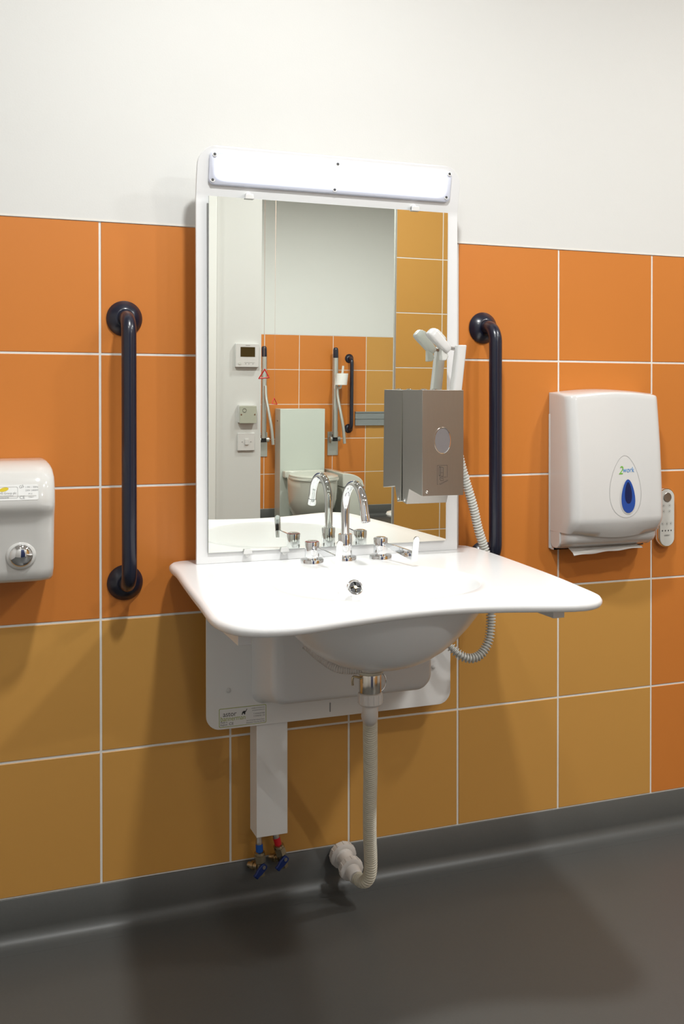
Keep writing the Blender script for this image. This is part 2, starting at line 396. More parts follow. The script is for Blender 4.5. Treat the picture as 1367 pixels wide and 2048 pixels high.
# chrome overflow ring on the back slope of the bowl
oc = Vector((0.7815, -0.3165, 0.7945)); on = Vector((0.0, -0.86, 0.5)).normalized()
ov = obj('overflow', G().lathe(oc - on*.004, on, [(.0188, -.006), (.0188, 0), (.0190, .002), (.0186, .0045), (.0176, .0060), (.0160, .0066), (.0146, .0062), (.0136, .0048), (.0132, .003), (.001, .003)]), CHROME, wb_, angle=80)
ux = Vector((1, 0, 0)); uz = on.cross(ux).normalized()
sl = G()
for q in range(4):
    a0 = PI/4 + q*PI/2
    pts = []
    for k in range(9): a = a0 - .52 + 1.04*k/8; pts.append((.0124*math.cos(a), .0124*math.sin(a)))
    for k in range(9): a = a0 + .42 - .84*k/8; pts.append((.0045*math.cos(a), .0045*math.sin(a)))
    sl.prism(pts, lambda a, b, d: oc + ux*a + uz*b + on*d, .0026, .0034)
obj('slots', sl, BLACK, ov, smooth=False)
obj('centre_screw', G().lathe(oc + on*.001, on, [(.004, 0), (.004, .003), (.003, .0042)], 20), BRASS, ov)

# ------------------------------------------------------------------ taps
def deck(y): return 0.825 - 0.012*y
sx_, sy_ = 0.822, -0.150; zd = deck(sy_)
sp = thing('swan_neck_spout', 'tall chrome swan neck spout between the two lever taps', 'tap', (sx_, sy_, zd))
obj('base_flange', G().lathe((sx_, sy_, zd-.001), (0,0,1), [(.0265, 0), (.0265, .009), (.0255, .0105), (.0165, .0105)]), CHROME, sp)
obj('body', G().lathe((sx_, sy_, zd+.009), (0,0,1), [(.0135, 0), (.0135, .004), (.0163, .0045), (.0166, .006), (.0160, .050), (.0152, .052), (.010, .052), (.010, .055)]), CHROME, sp)
pts = [(sx_, sy_, zd+.055), (sx_, sy_, zd+.110)]
R_ = 0.0595; cz = zd + .120
pts = [(sx_, sy_, zd+.05), (sx_, sy_, zd+.08), (sx_, sy_, zd+.105)] + [(sx_, sy_ - R_ + R_*math.cos(a), cz + R_*math.sin(a)) for a in [PI*k/20*0.93 for k in range(0, 21)]]
last = Vector(pts[-1]); dirn = (Vector(pts[-1]) - Vector(pts[-2])).normalized()
pts.append(last + dirn*.016)
obj('spout', G().tube(pts, .0096, 28), CHROME, sp)
e0 = last + dirn*.016
obj('aerator', G().lathe(e0, dirn, [(.0088, -.001), (.0088, .0006), (.0102, .001), (.0104, .015), (.0096, .017), (.0075, .017), (.007, .013), (.001, .013)], 32), CHROME, sp)
REDR = mat('dull_red_ring', (.30, .035, .02), .35)
def lever_tap(x, y, dx, colour, label, ang):
    z0 = deck(y)
    t = thing('lever_tap', label, 'tap', (x, y, z0))
    obj('base_flange', G().lathe((x, y, z0-.001), (0,0,1), [(.0265, 0), (.0265, .009), (.0255, .0105), (.015, .0105)]), CHROME, t)
    b = obj('body', G().lathe((x, y, z0+.009), (0,0,1), [(.0130, 0), (.0130, .005), (.0163, .0055), (.0165, .007), (.0165, .038), (.0160, .0395), (.0125, .0397), (.0125, .041), (.0105, .042), (.001, .042)]), CHROME, t)
    obj('colour_ring', G().rings([[(x + r*math.cos(2*PI*k/36), y + r*math.sin(2*PI*k/36), z0 + z) for k in range(36)] for r, z in ((.0127,.0486),(.0150,.0492),(.0152,.0488),(.0127,.0482))], cap=False), colour, b)
    # flat lever towards the user with an upturned paddle
    d = Vector((math.sin(ang), -math.cos(ang), 0)); n_ = Vector((d.y, -d.x, 0))
    P0 = Vector((x, y, z0 + .037)) + d*.013; P1 = P0 + d*.135 + Vector((0, 0, -.006))
    g = G().lathe(P0 - d*.003, d, [(.0050, 0), (.0050, .006), (.0036, .008)], 20)
    g.rings([[P0 + (P1-P0)*t_ + n_*sw*.0021 + Vector((0, 0, up)) for sw, up in ((-1, lo_), (1, lo_), (1, hi_), (-1, hi_))] for t_, lo_, hi_ in ((.03, -.004, .004), (.5, -.0105, .005), (.9, -.0165, .005), (1.0, -.0165, .003))])
    lv = obj('lever', g, CHROME, t, bevel=.0008, seg=2)
    # upturned rounded paddle at its end
    bs = P1 + d*.001 + Vector((0, 0, -.0165)); upv = (Vector((0, 0, 1)) + d*.20).normalized(); nf = upv.cross(n_).normalized()
    poly = [(-.0075, 0), (.0075, 0)] + [(.0075*math.cos(PI*k/12), .050 + .0075*math.sin(PI*k/12)) for k in range(13)]
    obj('paddle', G().prism(poly, lambda a, b, e: bs + n_*a + upv*b + nf*e, -.0016, .0016), CHROME, lv, bevel=.0008, seg=2)
    return t
lever_tap(0.7375, -0.162, 0, REDR, 'chrome lever tap with a red ring, left of the spout', 0.05)
lever_tap(0.9070, -0.158, 0, MIDG, 'chrome lever tap right of the spout, lever pointing forward', 0.12)

# ------------------------------------------------------------------ mirror board with lamp
mb = thing('mirror_board', 'white upright board holding the mirror and strip light above the basin', 'mirror', (0.815, -0.085, 0.826))
BYF = -0.0875
def by(z): return BYF if z < 1.652 else BYF - 0.20*(z - 1.652) - 0.5*(min(z,1.69)-1.652)*0.0
zl = [0.8262, 1.0, 1.3, 1.6, 1.645, 1.652, 1.66, 1.68, 1.70, 1.715] + [1.72 + 0.045*math.sin(PI/2*k/8) for k in range(1, 9)]
g = G(); rings = []
for z in zl:
    q = 0 if z <= 1.72 else 0.045 - math.sqrt(max(0, 0.045**2 - (z-1.72)**2))
    x0, x1 = 0.4887 + q, 1.142 - q; y = by(z); t_ = .008
    rings.append([(x0, y, z), (x0 + (x1-x0)*.1, y, z), (x0 + (x1-x0)*.9, y, z), (x1, y, z), (x1, y+t_, z), (x0, y+t_, z)])
g.rings(rings)
obj('backboard', g, BOARD, mb, bevel=.0012, seg=2, angle=25)
obj('standoff', G().box((0.60, BYF+.008, 0.86), (0.66, 0, 1.55)).box((0.98, BYF+.008, 0.86), (1.04, 0, 1.55)), PLATEW, mb, smooth=False)
# mirror glass, leaning forward very slightly
DE, YM, ZM = 0.014, -0.093, 0.85
mg = G(); MX0, MX1, MZ0, MZ1 = 0.5145, 1.1075, 0.8515, 1.6525
def myf(z): return YM - math.tan(DE)*(z - ZM)
mg.rings([[(MX0+i, myf(MZ0+i) - 0, MZ0+i), (MX1-i, myf(MZ0+i), MZ0+i), (MX1-i, myf(MZ1-i), MZ1-i), (MX0+i, myf(MZ1-i), MZ1-i)] if not bk else
          [(MX0, myf(MZ0)+.0045, MZ0), (MX1, myf(MZ0)+.0045, MZ0), (MX1, BYF-.0006 if 0 else myf(MZ1)+.0045, MZ1), (MX0, myf(MZ1)+.0045, MZ1)] for i, bk in ((0, 1), (0.0, 0))], cap=True)
mo = obj('mirror_glass', mg, [MIRROR, MEDGE], mb, smooth=False)
for p in mo.data.polygons:
    p.material_index = 0 if p.normal.y < -0.9 else 1
for x, z in ((0.607, 1.656), (1.019, 1.656), (0.605, 0.8505), (0.693, 0.8505)):
    up = 1 if z > 1.2 else -1
    yy = myf(z)
    obj('mirror_clip', G().lathe((x, BYF, z + up*.007), (0, -1, 0), [(.0058, 0), (.0058, .012 if up > 0 else .007), (.004, .014 if up > 0 else .009)], 24)
        .prism([(x - .011 + .0*0, z-.0055), (x+.011, z-.0055), (x+.0085, z+.006), (x-.0085, z+.006)], FRONT, yy-.0065, yy-.0015), PLASTIC, mb, bevel=.0018)
# strip light diffuser
def bt(a, b, d): return (a, by(b) - d, b)
pl = obj('light_diffuser', G().rings([[bt(a, b, d) for a, b in rrect(0.515+i, 1.680+i, 1.1145-i, 1.752-i, .012)] for d, i in ((.0004, 0), (.0055, 0), (.0070, .0015))]), LED, mb, angle=50)
for x, z in ((0.526, 1.744), (0.5235, 1.689), (1.1075, 1.7455), (1.104, 1.6905), (0.818, 1.7455), (0.8145, 1.688)):
    yb = by(z) - .0070
    obj('screw', G().lathe((x, yb+.001, z), (0, -1, .2), [(.0032, 0), (.0032, .0022), (.0024, .003), (.0012, .003), (.0012, .002)], 20), DARKG, pl)
    obj('screw_cup', G().lathe((x, yb+.0012, z), (0, -1, .2), [(.0055, 0), (.0055, .0014), (.0034, .0018)], 24), PLASTIC, pl)

# ------------------------------------------------------------------ lower cover panel, housing and duct
lp = thing('basin_lift_panel', 'white wall panel with raised housing under the basin, corners rounded', 'panel', (0.845, -0.012, 0.43))
obj('cover_plate', G().prism(rrect(0.5155, 0.440, 1.1345, 0.806, [.033, .033, .005, .005]), FRONT, -0.061, -0.066), PLATEW, lp, bevel=.001)
for x in (0.60, 1.03): boxo('wall_bracket', (x, -.061, .46), (x+.03, 0, .80), PLATEW, lp, smooth=False)
hg = G()
def hr(x0, z0, x1, z1, y, r): return [(a, y, b) for a, b in rrect(x0, z0, x1, z1, [r, r, .004, .004])]
hg.rings([hr(0.622, 0.490, 1.034, 0.803, -.065, .03), hr(0.626, 0.500, 1.030, 0.803, -.09, .032), hr(0.630, 0.520, 1.022, 0.803, -.185, .035), hr(0.634, 0.525, 1.018, 0.803, -.196, .034), hr(0.643, 0.534, 1.009, 0.803, -.203, .03)])
obj('housing', hg, BOARD, lp, angle=40)
for x, z in ((0.5675, 0.529), (1.0865, 0.535)):
    obj('screw_cap', G().lathe((x, -.066, z), (0,-1,0), [(.0055, 0), (.0052, .002), (.003, .0038), (.001, .004)], 24), PLASTIC, lp)
boxo('slot', (0.814, -.0668, 0.453), (0.8165, -.0655, 0.475), MIDG, lp, smooth=False)
# maker's sticker
KX, KZ, KY = -.0125, .0115, -.0662     # sticker corner shift on the panel face
st = obj('maker_sticker', merge(G().prism(rrect(0.5575+KX, 0.4335+KZ, 0.6705+KX-.001, 0.4765+KZ, .003), FRONT, KY+.0002, KY-.0002), G().prism(rrect(0.5587+KX, 0.4347+KZ, 0.6693+KX-.001, 0.4753+KZ, .0025), FRONT, KY-.0002, KY-.0004), mis=[1, 0]), [LABELW, LIME], lp, smooth=False)
st['label'] = 'white sticker with lime border, black and lime lettering'
yt = KY - .0006
for body, size, x, z, al, sx1 in (('astor', .0165, .5665, .4575, 'LEFT', .92), ('Made in', .0052, .5605, .4430, 'LEFT', 1), ('England', .0052, .5605, .4375, 'LEFT', 1), ('CE', .0085, .5805, .4375, 'LEFT', 1.1),
    ('sales@astorbannerman.co.uk', .0034, .6655, .4695, 'RIGHT', .78), ('www.astorbannerman.co.uk', .0034, .6655, .4645, 'RIGHT', .78),
    ('T: 01242 820 820', .0042, .6655, .4560, 'RIGHT', .88), ('F: 01242 821 110', .0042, .6655, .4505, 'RIGHT', .88),
    ('Unit 11F Coln Park Industrial Centre,', .0038, .6655, .4420, 'RIGHT', .75), ('Andoversford, Cheltenham, GL54 4HJ', .0038, .6655, .4370, 'RIGHT', .75)):
    obj('lettering', text_g(body, size, x + KX, yt, z + KZ, align=al, sx=sx1), DARKG, st, smooth=False)
obj('lime_lettering', text_g('bannerman', .0158, .5605+KX, yt, .4475+KZ, sx=.84), LIME, st, smooth=False)
el = [(0,0),(.0022,0),(.003,.003),(.0052,.0035),(.0062,0),(.0084,0),(.0086,.0035),(.0092,.0055),(.0112,.0075),(.0122,.0105),(.0136,.0118),(.0126,.0128),(.0112,.0115),(.0102,.0088),(.0085,.0078),(.0062,.0088),(.0038,.0080),(.0018,.0062),(.0008,.003)]
obj('elephant_emblem', G().prism([(.6105+KX+a, .4580+KZ+b) for a, b in el], FRONT, KY-.0004, KY-.0008), BLACK, st, smooth=False)
du = tag(obj('pipe_duct', G().box((0.6360, -0.0585, 0.1745), (0.7115, -0.0005, 0.50)), PLATEW, bevel=.0012, origin=(.672, 0, .1755)), 'tall white square duct hiding pipes beneath the lower panel', 'duct')

# ------------------------------------------------------------------ isolating valves on pipe tails
def valve(x, band, label, tilt, hx, dz):
    z = 0.127 + dz; y = -0.035
    t = thing('isolating_valve', label, 'valve', (x, y, 0.09))
    ax = Vector((tilt, 0, -1)).normalized(); P = Vector((x, y, z+.045))
    obj('braided_hose', G().lathe(P - ax*.03, ax, [(.0068, 0), (.0068, .044), (.0078, .046), (.0078, .054)], 24), STEELD, t)
    obj('coloured_sleeve', G().lathe(P + ax*.022, ax, [(.0072, 0), (.0086, .001), (.0086, .018), (.0075, .019)], 24), band, t)
    b = obj('valve_nut', G().lathe(P + ax*.040, ax, [(.008, 0), (.0125, .002), (.0130, .006), (.0130, .008)], 32).lathe(P + ax*.048, ax, [(.0125, 0), (.0140, .001), (.0140, .017), (.012, .019), (.009, .020), (.009, .036), (.010, .037), (.010, .050), (.006, .052)], 6), BRASS, t, angle=20)
    q = P + ax*.074
    obj('side_port', G().lathe(q + Vector((-.004, .004, -.003)), (-.55, .75, -.1), [(.0085, 0), (.0085, .010), (.0105, .0105), (.0105, .018), (.0075, .019), (.0075, .028)], 24), BRASS, t)
    h0 = q + Vector((.004, -.010, -.002))
    obj('spindle', G().lathe(q, (.35, -.9, 0), [(.0045, 0), (.0045, .016)], 16), STEELD, t)
    g = G(); d = Vector((-.72*hx, -.15, -.68)).normalized(); n_ = Vector((.35, -.9, .05)).normalized(); w_ = d.cross(n_).normalized()
    g.rings([[h0 + d*a + w_*sw*wd + n_*su*.0035 for sw, su in ((-1,-1),(1,-1),(1,1),(-1,1))] for a, wd in ((-.009, .006), (-.004, .0092), (.012, .0092), (.021, .0065), (.028, .007))])
    obj('lever_handle', g, BLUEV, t, bevel=.002)
    return t
valve(0.6475, BLUEB, 'brass isolating valve with a blue sleeve below the white duct', 0.05, 1, 0.0)
valve(0.6850, REDV, 'brass isolating valve with a red sleeve below the white duct', 0.27, 1, 0.008)

# ------------------------------------------------------------------ waste trap and flexible pipe
wt = thing('basin_waste', 'white and steel waste trap with cream ribbed pipe curving into the wall', 'waste pipe', (0.79, -0.35, 0.05))
dx, dy = 0.7705, -0.43
obj('drain_body', G().lathe((dx, dy, 0.668), (0,0,-1), [(.020, 0), (.0225, .003), (.0225, .022), (.019, .023)], 36), WHITEP, wt)
for k in range(4):
    a = PI/4 + k*PI/2
    boxo('rib', (dx + .0222*math.cos(a)-.0016, dy + .0222*math.sin(a)-.0016, .647), (dx + .0222*math.cos(a)+.0016, dy + .0222*math.sin(a)+.0016, .668), WHITEP, wt)
obj('washer', G().lathe((dx, dy, 0.6475), (0,0,-1), [(.020, 0), (.0262, .001), (.0268, .004), (.0250, .0065), (.02, .007)], 40), CREAM, wt)
obj('steel_sleeve', G().lathe((dx, dy, 0.6415), (0,0,-1), [(.0222, 0), (.0228, .001), (.0228, .036), (.0215, .040), (.018, .040)], 40), mat('satin_chrome', (.62,.58,.52), .18, metal=1), wt)
obj('clamp_bolt', G().tube(spline([(dx-.018, dy-.004, .633), (dx-.036, dy-.006, .639), (dx-.0405, dy-.006, .636), (dx-.0405, dy-.006, .622)], 6), .0024, 12), BRASS, wt)
obj('chrome_ring', G().tube([Vector((dx+.021, dy, .622)) + Vector((.012*math.cos(a), -.012*math.cos(a)*.3, .019*math.sin(a))) for a in [2*PI*k/32 for k in range(33)]], .0016, 8), CHROME, wt)
def nut(base, axis, r, h, n=10):
    g = G().lathe(base, axis, [(r*.9, 0), (r, .001), (r, h*.85), (r*.86, h), (r*.7, h)], 48)
    ax = Vector(axis).normalized(); a_ = Vector((0,0,1)) if abs(ax.z) < .9 else Vector((1,0,0)); u = ax.cross(a_).normalized(); v = ax.cross(u)
    for k in range(n):
        a = 2*PI*k/n; o_ = u*math.cos(a) + v*math.sin(a); tt = -u*math.sin(a) + v*math.cos(a); c_ = Vector(base) + o_*r
        g.rings([[c_ + ax*hh + tt*st_*.0026 + o_*so for st_, so in ((-1,-.002),(1,-.002),(.7,.0011),(-.7,.0011))] for hh in (h*.08, h*.8)])
    return g
obj('compression_nut', nut((dx, dy, 0.602), (0,0,-1), .0245, .025, 14), WHITEP, wt)
obj('trap_elbow', G().tube(spline([(dx, dy, .582), (dx+.0005, dy+.001, .562), (dx+.004, dy+.010, .547), (dx+.010, dy+.030, .540), (dx+.014, dy+.044, .541)], 8), [.0160]*16+[.0155]*17, 32), WHITEP, wt)
FP = [(0.7855, -.389, .543), (0.794, -.372, .520), (0.803, -.350, .480), (0.827, -.292, .38), (0.848, -.237, .29), (0.867, -.190, .20), (0.879, -.165, .145), (0.8835, -.155, .112), (0.884, -.147, .087), (0.880, -.136, .069), (0.874, -.118, .061), (0.870, -.100, .063)]
obj('flexible_pipe', ribbed(FP, .0140, .0016, .0068, 28, 8), CREAM, wt)
wa = Vector((0.8665, 0, 0.083)); wd = Vector((.02, -1, -.20)).normalized()
obj('wall_nut', nut(wa + wd*.006, wd, .0325, .018, 12), WHITEP, wt)
obj('connector', G().lathe(wa + wd*.003, wd, [(.0195, 0), (.0225, .022), (.0225, .024), (.0200, .026), (.0195, .060), (.0195, .062)], 40), WHITEP, wt)
obj('pipe_nut', nut(wa + wd*.060, wd, .0290, .018, 12), WHITEP, wt)
obj('pipe_socket', G().lathe(wa + wd*.076, wd, [(.0180, 0), (.0185, .002), (.0175, .026), (.016, .028)], 40), WHITEP, wt)
obj('overflow_hose', ribbed([(0.66, -.350, .69), (0.683, -.385, .668), (0.705, -.410, .6535), (0.735, -.425, .650), (0.758, -.430, .653)], .0092, .0009, .0044, 24, 4), WHITEP, wt)

# ------------------------------------------------------------------ grab bars
def grab_bar(x, z0, z1, label, grp=None, yw=0.0, sgn=-1, reach=0.068):
    t = thing('grab_bar', label, 'grab bar', (x, yw, z0))
    r = .0165
    P = []; R2 = .040
    P += [(x, yw + sgn*.004, z0), (x, yw + sgn*(reach-R2), z0)]
    for k in range(1, 11): a = PI/2*k/10; P.append((x, yw + sgn*(reach - R2 + R2*math.sin(a)), z0 + R2*(1-math.cos(a))))
    for k in range(1, 20): P.append((x, yw + sgn*reach, z0 + R2 + (z1-z0-2*R2)*k/20))
    for k in range(0, 11): a = PI/2*k/10; P.append((x, yw + sgn*(reach - R2 + R2*math.cos(a)), z1 - R2 + R2*math.sin(a)))
    P += [(x, yw + sgn*.004, z1)]
    obj('rail', G().tube(P, r, 32), NAVY, t)
    for z in (z0, z1):
        obj('flange', G().lathe((x, yw + sgn*.0004, z), (0, sgn, 0), [(.0395, 0), (.0405, .0015), (.0395, .004), (.0225, .019), (.0195, .0200), (.0165, .0195)], 56), NAVY, t, angle=50)
    return t
grab_bar(0.3425, 0.781, 1.381, 'navy vertical grab bar on orange tiles beside the hand dryer')
grab_bar(1.2595, 0.790, 1.383, 'navy vertical grab bar behind the grey coiled hose')
grab_bar(3.183, 0.786, 1.403, 'navy grab bar beside the toilet roll, seen in the mirror', yw=YF, sgn=1)

# ------------------------------------------------------------------ hand dryer
hd = thing('hand_dryer', 'white enamelled hand dryer with round chrome button at the left edge', 'hand dryer', (0.03, -0.1, 0.80))
HX0, HX1 = -0.115, 0.1775
prof = [(0.8135, .085, .012), (0.8145, .110, .008), (0.818, .128, .004), (0.826, .138, .0015), (0.845, .142, 0), (0.88, .147, 0), (0.93, .156, 0), (0.950, .160, 0), (0.958, .164, 0), (0.966, .170, 0), (0.975, .176, 0), (0.985, .178, 0),
        (1.0, .176, 0), (1.02, .170, 0), (1.035, .163, .0005), (1.05, .148, .003), (1.059, .128, .0065), (1.066, .104, .012), (1.0685, .085, .018)]
rings = []
for z, dep, ins in prof:
    x0, x1 = HX0 + ins, HX1 - ins; rc = .040; row = [(x0, -.001, z)]
    zz = z
    for k in range(9): a = PI/2*k/8; row.append((x0 + rc*(1-math.cos(a)), -(dep - rc*.75*(1-math.sin(a))), zz))
    for k in range(9): a = PI/2*k/8; row.append((x1 - rc*(1-math.sin(a)), -(dep - rc*.75*(1-math.cos(a))), zz))
    row.append((x1, -.001, z)); rings.append(row)
obj('casing', G().rings(rings), ENAMEL, hd, angle=80)
bz = 0.876; bx = 0.1095; yb = -.147
obj('button_bezel', G().lathe((bx, yb+.004, bz), (0,-1,-.07), [(.031, 0), (.030, .004), (.027, .007), (.0235, .0078)], 48), ENAMEL, hd, angle=80)
obj('button', G().lathe((bx, yb-.002, bz), (0,-1,-.07), [(.0232, 0), (.0236, .002), (.0232, .004), (.0225, .005), (.018, .0095), (.010, .0120), (.003, .0128), (.0005, .0128)], 48), CHROME, hd, angle=80)
def dfn(a, b, k=0.0):   # label plane on the upper slope
    return (a, -.1775 + (b - .988)*0.235 - .0012 - k, b)
lg = merge(G().prism(rrect(-.05, .9925, .1425, 1.0235, .003), lambda a, b, d: dfn(a, b, d), -.001, .0), mis=[0])
lb = obj('rating_label', lg, LABELW, hd, smooth=False)
def outl(poly, t, fn, d):
    g = G(); n_ = len(poly); cx = sum(p[0] for p in poly)/n_; cz_ = sum(p[1] for p in poly)/n_
    x0 = min(p[0] for p in poly); x1 = max(p[0] for p in poly); z0 = min(p[1] for p in poly); z1 = max(p[1] for p in poly)
    inn = [(cx + (a-cx)*(1-2*t/(x1-x0)), cz_ + (b-cz_)*(1-2*t/(z1-z0))) for a, b in poly]
    vs = [fn(a, b, d) for a, b in poly] + [fn(a, b, d) for a, b in inn]
    return g.add(vs, [(i, (i+1) % n_, n_ + (i+1) % n_, n_ + i) for i in range(n_)])
F2 = lambda a, b: dfn(a, b, .0003)
for body, size, x, z, sx1, an in (('PHS Group plc', .0062, .0640, 1.0050, .95, 0), ('Western Industrial Estate', .0032, .0640, 1.0010, .9, 0), ('Tel 02920 851000', .0032, .0640, .9972, .9, 0),
    ('CE', .0090, .1055, .9950, 1, 0), ('GS', .0080, .1060, 1.0155, 1, .3), ('1 PH ~ 50Hz', .0048, .1170, 1.0165, 1, 0), ('230V 2400W', .0048, .1170, 1.0100, 1, 0), ('IP 21', .0040, .1230, 1.0035, 1, 0), ('Class I', .0040, .1230, .9972, 1, 0)):
    obj('lettering', text_g(body, size, x, 0, z, F2, sx=sx1, ang=an), MIDG, lb, smooth=False)
obj('border_line', outl(rrect(.02, .9965, .1025, 1.0195, .003), .0005, dfn, .0003), MIDG, lb, smooth=False)
obj('yellow_logo', G().prism([(.0755 + .010*math.cos(a)*.9 - .004*math.sin(a)*.5, 1.0145 + .0035*math.sin(a) + .0025*math.cos(a)) for a in [2*PI*k/24 for k in range(24)]], lambda a, b, d: dfn(a, b, d), .0002, .0004), YEL, lb, smooth=False)

# ------------------------------------------------------------------ paper towel dispenser
pt = thing('paper_towel_dispenser', 'white folded paper towel dispenser with blue teardrop window', 'paper towel dispenser', (1.60, -0.05, 0.79))
PX0, PX1 = 1.4585, 1.749
def prow(z, dep, ins=0.0, bulge=.012):
    x0, x1 = PX0 + ins, PX1 - ins; row = [(x0, -.001, z)]; rc = .030
    row.append((x0, -.02, z)); row.append((x0 + .0005, -dep*.5, z))
    for k in range(1, 9): a = PI/2*k/8; row.append((x0 + .0005 + (rc)*(1-math.cos(a)), -(dep - rc*1.0*(1-math.sin(a))), z))
    for k in range(1, 12):
        u = k/12; row.append((x0 + rc + (x1-x0-2*rc)*u, -(dep + bulge*(math.sin(PI*u)**1.0)), z))
    for k in range(0, 8): a = PI/2*k/8; row.append((x1 - .0005 - rc*(1-math.sin(a)), -(dep - rc*(1-math.cos(a))), z))
    row.append((x1 - .0005, -dep*.5, z)); row.append((x1, -.02, z)); row.append((x1, -.001, z))
    return row
pr = [(0.850, .096), (0.862, .106), (0.876, .1145), (0.884, .117), (0.892, .1175), (0.93, .1165), (1.0, .113), (1.08, .107), (1.15, .0995), (1.195, .094), (1.203, .0925), (1.2065, .090), (1.2075, .087)]
rings = [prow(z, d) for z, d in pr]
# domed top: centre higher than the sides
def lift(row, dz):
    out = []
    for x, y, z in row:
        u = (x - PX0)/(PX1 - PX0); out.append((x, y, z + dz*math.sin(PI*max(0, min(1, u)))))
    return out
rings[-4:] = [lift(r, .010*k/4) for k, r in zip((2, 3, 4, 4), rings[-4:])]
top1 = [(x, y*.75, z + .005) for x, y, z in rings[-1]]; top2 = [(x, y*.02, z + .009) for x, y, z in rings[-1]]
# curved lower lip of the cover
def low(row, dz):
    return [(x, y, z - dz*math.sin(PI*max(0, min(1, (x-PX0)/(PX1-PX0))))**1.2) for x, y, z in row]
rings[0] = low(rings[0], .012); rings[1] = low(rings[1], .008)
cv = obj('cover', G().rings(rings + [top1, top2]), PLASTIC, pt, angle=60)
base = [prow(z, d, .003, .004) for z, d in ((0.800, .010), (0.806, .040), (0.812, .058), (0.822, .085), (0.835, .092), (0.852, .094))]
obj('base_tray', G().rings(base), PLASTIC, pt, angle=60)
# hinge ears at the bottom corners
for xa, xb in ((PX0+.0004, PX0+.010), (PX1-.010, PX1-.0004)):
    obj('hinge_ear', G().prism(rrect(-.052, .806, -.006, .870, [.020, .020, .004, .004]), lambda a, b, d: (d, a, b), xa, xb), PLASTIC, pt, bevel=.002)
obj('wall_plate', G().box((PX0-.002, -.006, .802), (PX1+.002, 0, 1.16)), PLASTIC, pt, bevel=.002)
def fy(x, z):   # front surface of the cover
    for (za, da), (zb, db) in zip(pr, pr[1:]):
        if za <= z <= zb: dep = da + (db-da)*(z-za)/(zb-za); break
    u = (x - PX0 - .03)/(PX1 - PX0 - .06); return -(dep + .012*math.sin(PI*max(0, min(1, u))))
def tear(cx, zt, zb, w, n=40):
    P = []; H = zt - zb
    for k in range(n):
        t = 2*PI*k/n; v = (1 - math.cos(t))/2            # 0 bottom .. 1 top
        wd = w*math.sin(t)*(1 - 0.40*v)
        P.append((cx + wd*1.14, zb + H*v))
    return P
pf = lambda a, b, d: (a, fy(a, b) - d, b)
def patch(poly, fn, d):   # fan from the centre so it follows the curved cover
    n_ = len(poly); cx = sum(p[0] for p in poly)/n_; cz_ = sum(p[1] for p in poly)/n_; rings_ = []
    vs = [fn(cx, cz_, d)]; fs = []
    L = (0.25, .5, .75, 1.0)
    for q in L: vs += [fn(cx + (a-cx)*q, cz_ + (b-cz_)*q, d) for a, b in poly]
    for i in range(n_):
        j = (i+1) % n_; fs.append((0, 1+i, 1+j))
        for l in range(len(L)-1): fs.append((1+l*n_+i, 1+(l+1)*n_+i, 1+(l+1)*n_+j, 1+l*n_+j))
    return G().add(vs, fs)
cx = 1.6165
obj('window_surround', outl(tear(cx-.006, 1.0520, .8905, .0530), .0007, pf, .0006), MIDG, cv, smooth=False)
obj('window_rim', patch(tear(cx, .9935, .8995, .0262), pf, .0010), PLASTIC, cv)
wn = obj('level_window', patch(tear(cx, .9900, .9030, .0232), pf, .0022), BLUEW, cv)
obj('window_recess', patch(tear(cx, .9830, .9270, .0120), pf, .0026), BLUED, wn)
FT = lambda a, b: pf(a, b, .0010)
obj('green_logo', text_g('2', .0300, 1.5890, 0, 1.0040, FT, shear=.3, sx=.9), GREENP, cv, smooth=False)
obj('blue_logo', text_g('work', .0195, 1.6020, 0, 1.0085, FT, sx=.86, shear=.15), BLUEP, cv, smooth=False)
tw = G()
nx = 24
rw = []
for k in range(nx+1):
    u = k/nx; x = 1.490 + .215*u
    rw.append([(x, -.030, .815), (x, -.048, .806), (x, -.066, .797 + .004*math.sin(3*u) + .007*u), (x, -.072, .790 + .012*u + .0012*math.sin(17*u))])
g = G(); vs = [p for r in rw for p in r]; fs = [(k*4+i, k*4+i+1, (k+1)*4+i+1, (k+1)*4+i) for k in range(nx) for i in range(3)]
g.add(vs, fs)
tw = tag(obj('paper_towel', g, PAPER), 'folded white paper towel hanging out beneath the dispenser', 'paper towel')
so = tw.modifiers.new('thick', 'SOLIDIFY'); so.thickness = .0012

# ------------------------------------------------------------------ toilet remote control on the wall
rc_ = thing('remote_control', 'slim silver oval remote control on the wall behind the towel dispenser', 'remote control', (1.824, -0.01, 0.79))
RX0, RX1, RZ0, RZ1 = 1.8005, 1.8495, 0.7915, 0.9495
obj('chrome_case', G().rings([[(a, d, b) for a, b in rrect(RX0-.004+i, RZ0-.003+i, RX1+.001-i, RZ1+.003-i, .0262-i, 14)] for d, i in ((-.0005, .002), (-.003, 0), (-.018, 0), (-.020, .001))]), CHROME, rc_, angle=50)
obj('face', G().rings([[(a, d, b) for a, b in rrect(RX0+i, RZ0+i, RX1-.001-i, RZ1-i, .0235-i, 14)] for d, i in ((-.019, 0), (-.0215, .0005))]), PGREY, rc_, angle=50)
obj('dial', G().lathe((1.8245, -.0215, .9275), (0,-1,0), [(.0130, 0), (.0130, .0015), (.012, .0022), (.002, .0016)], 40), STEEL, rc_)
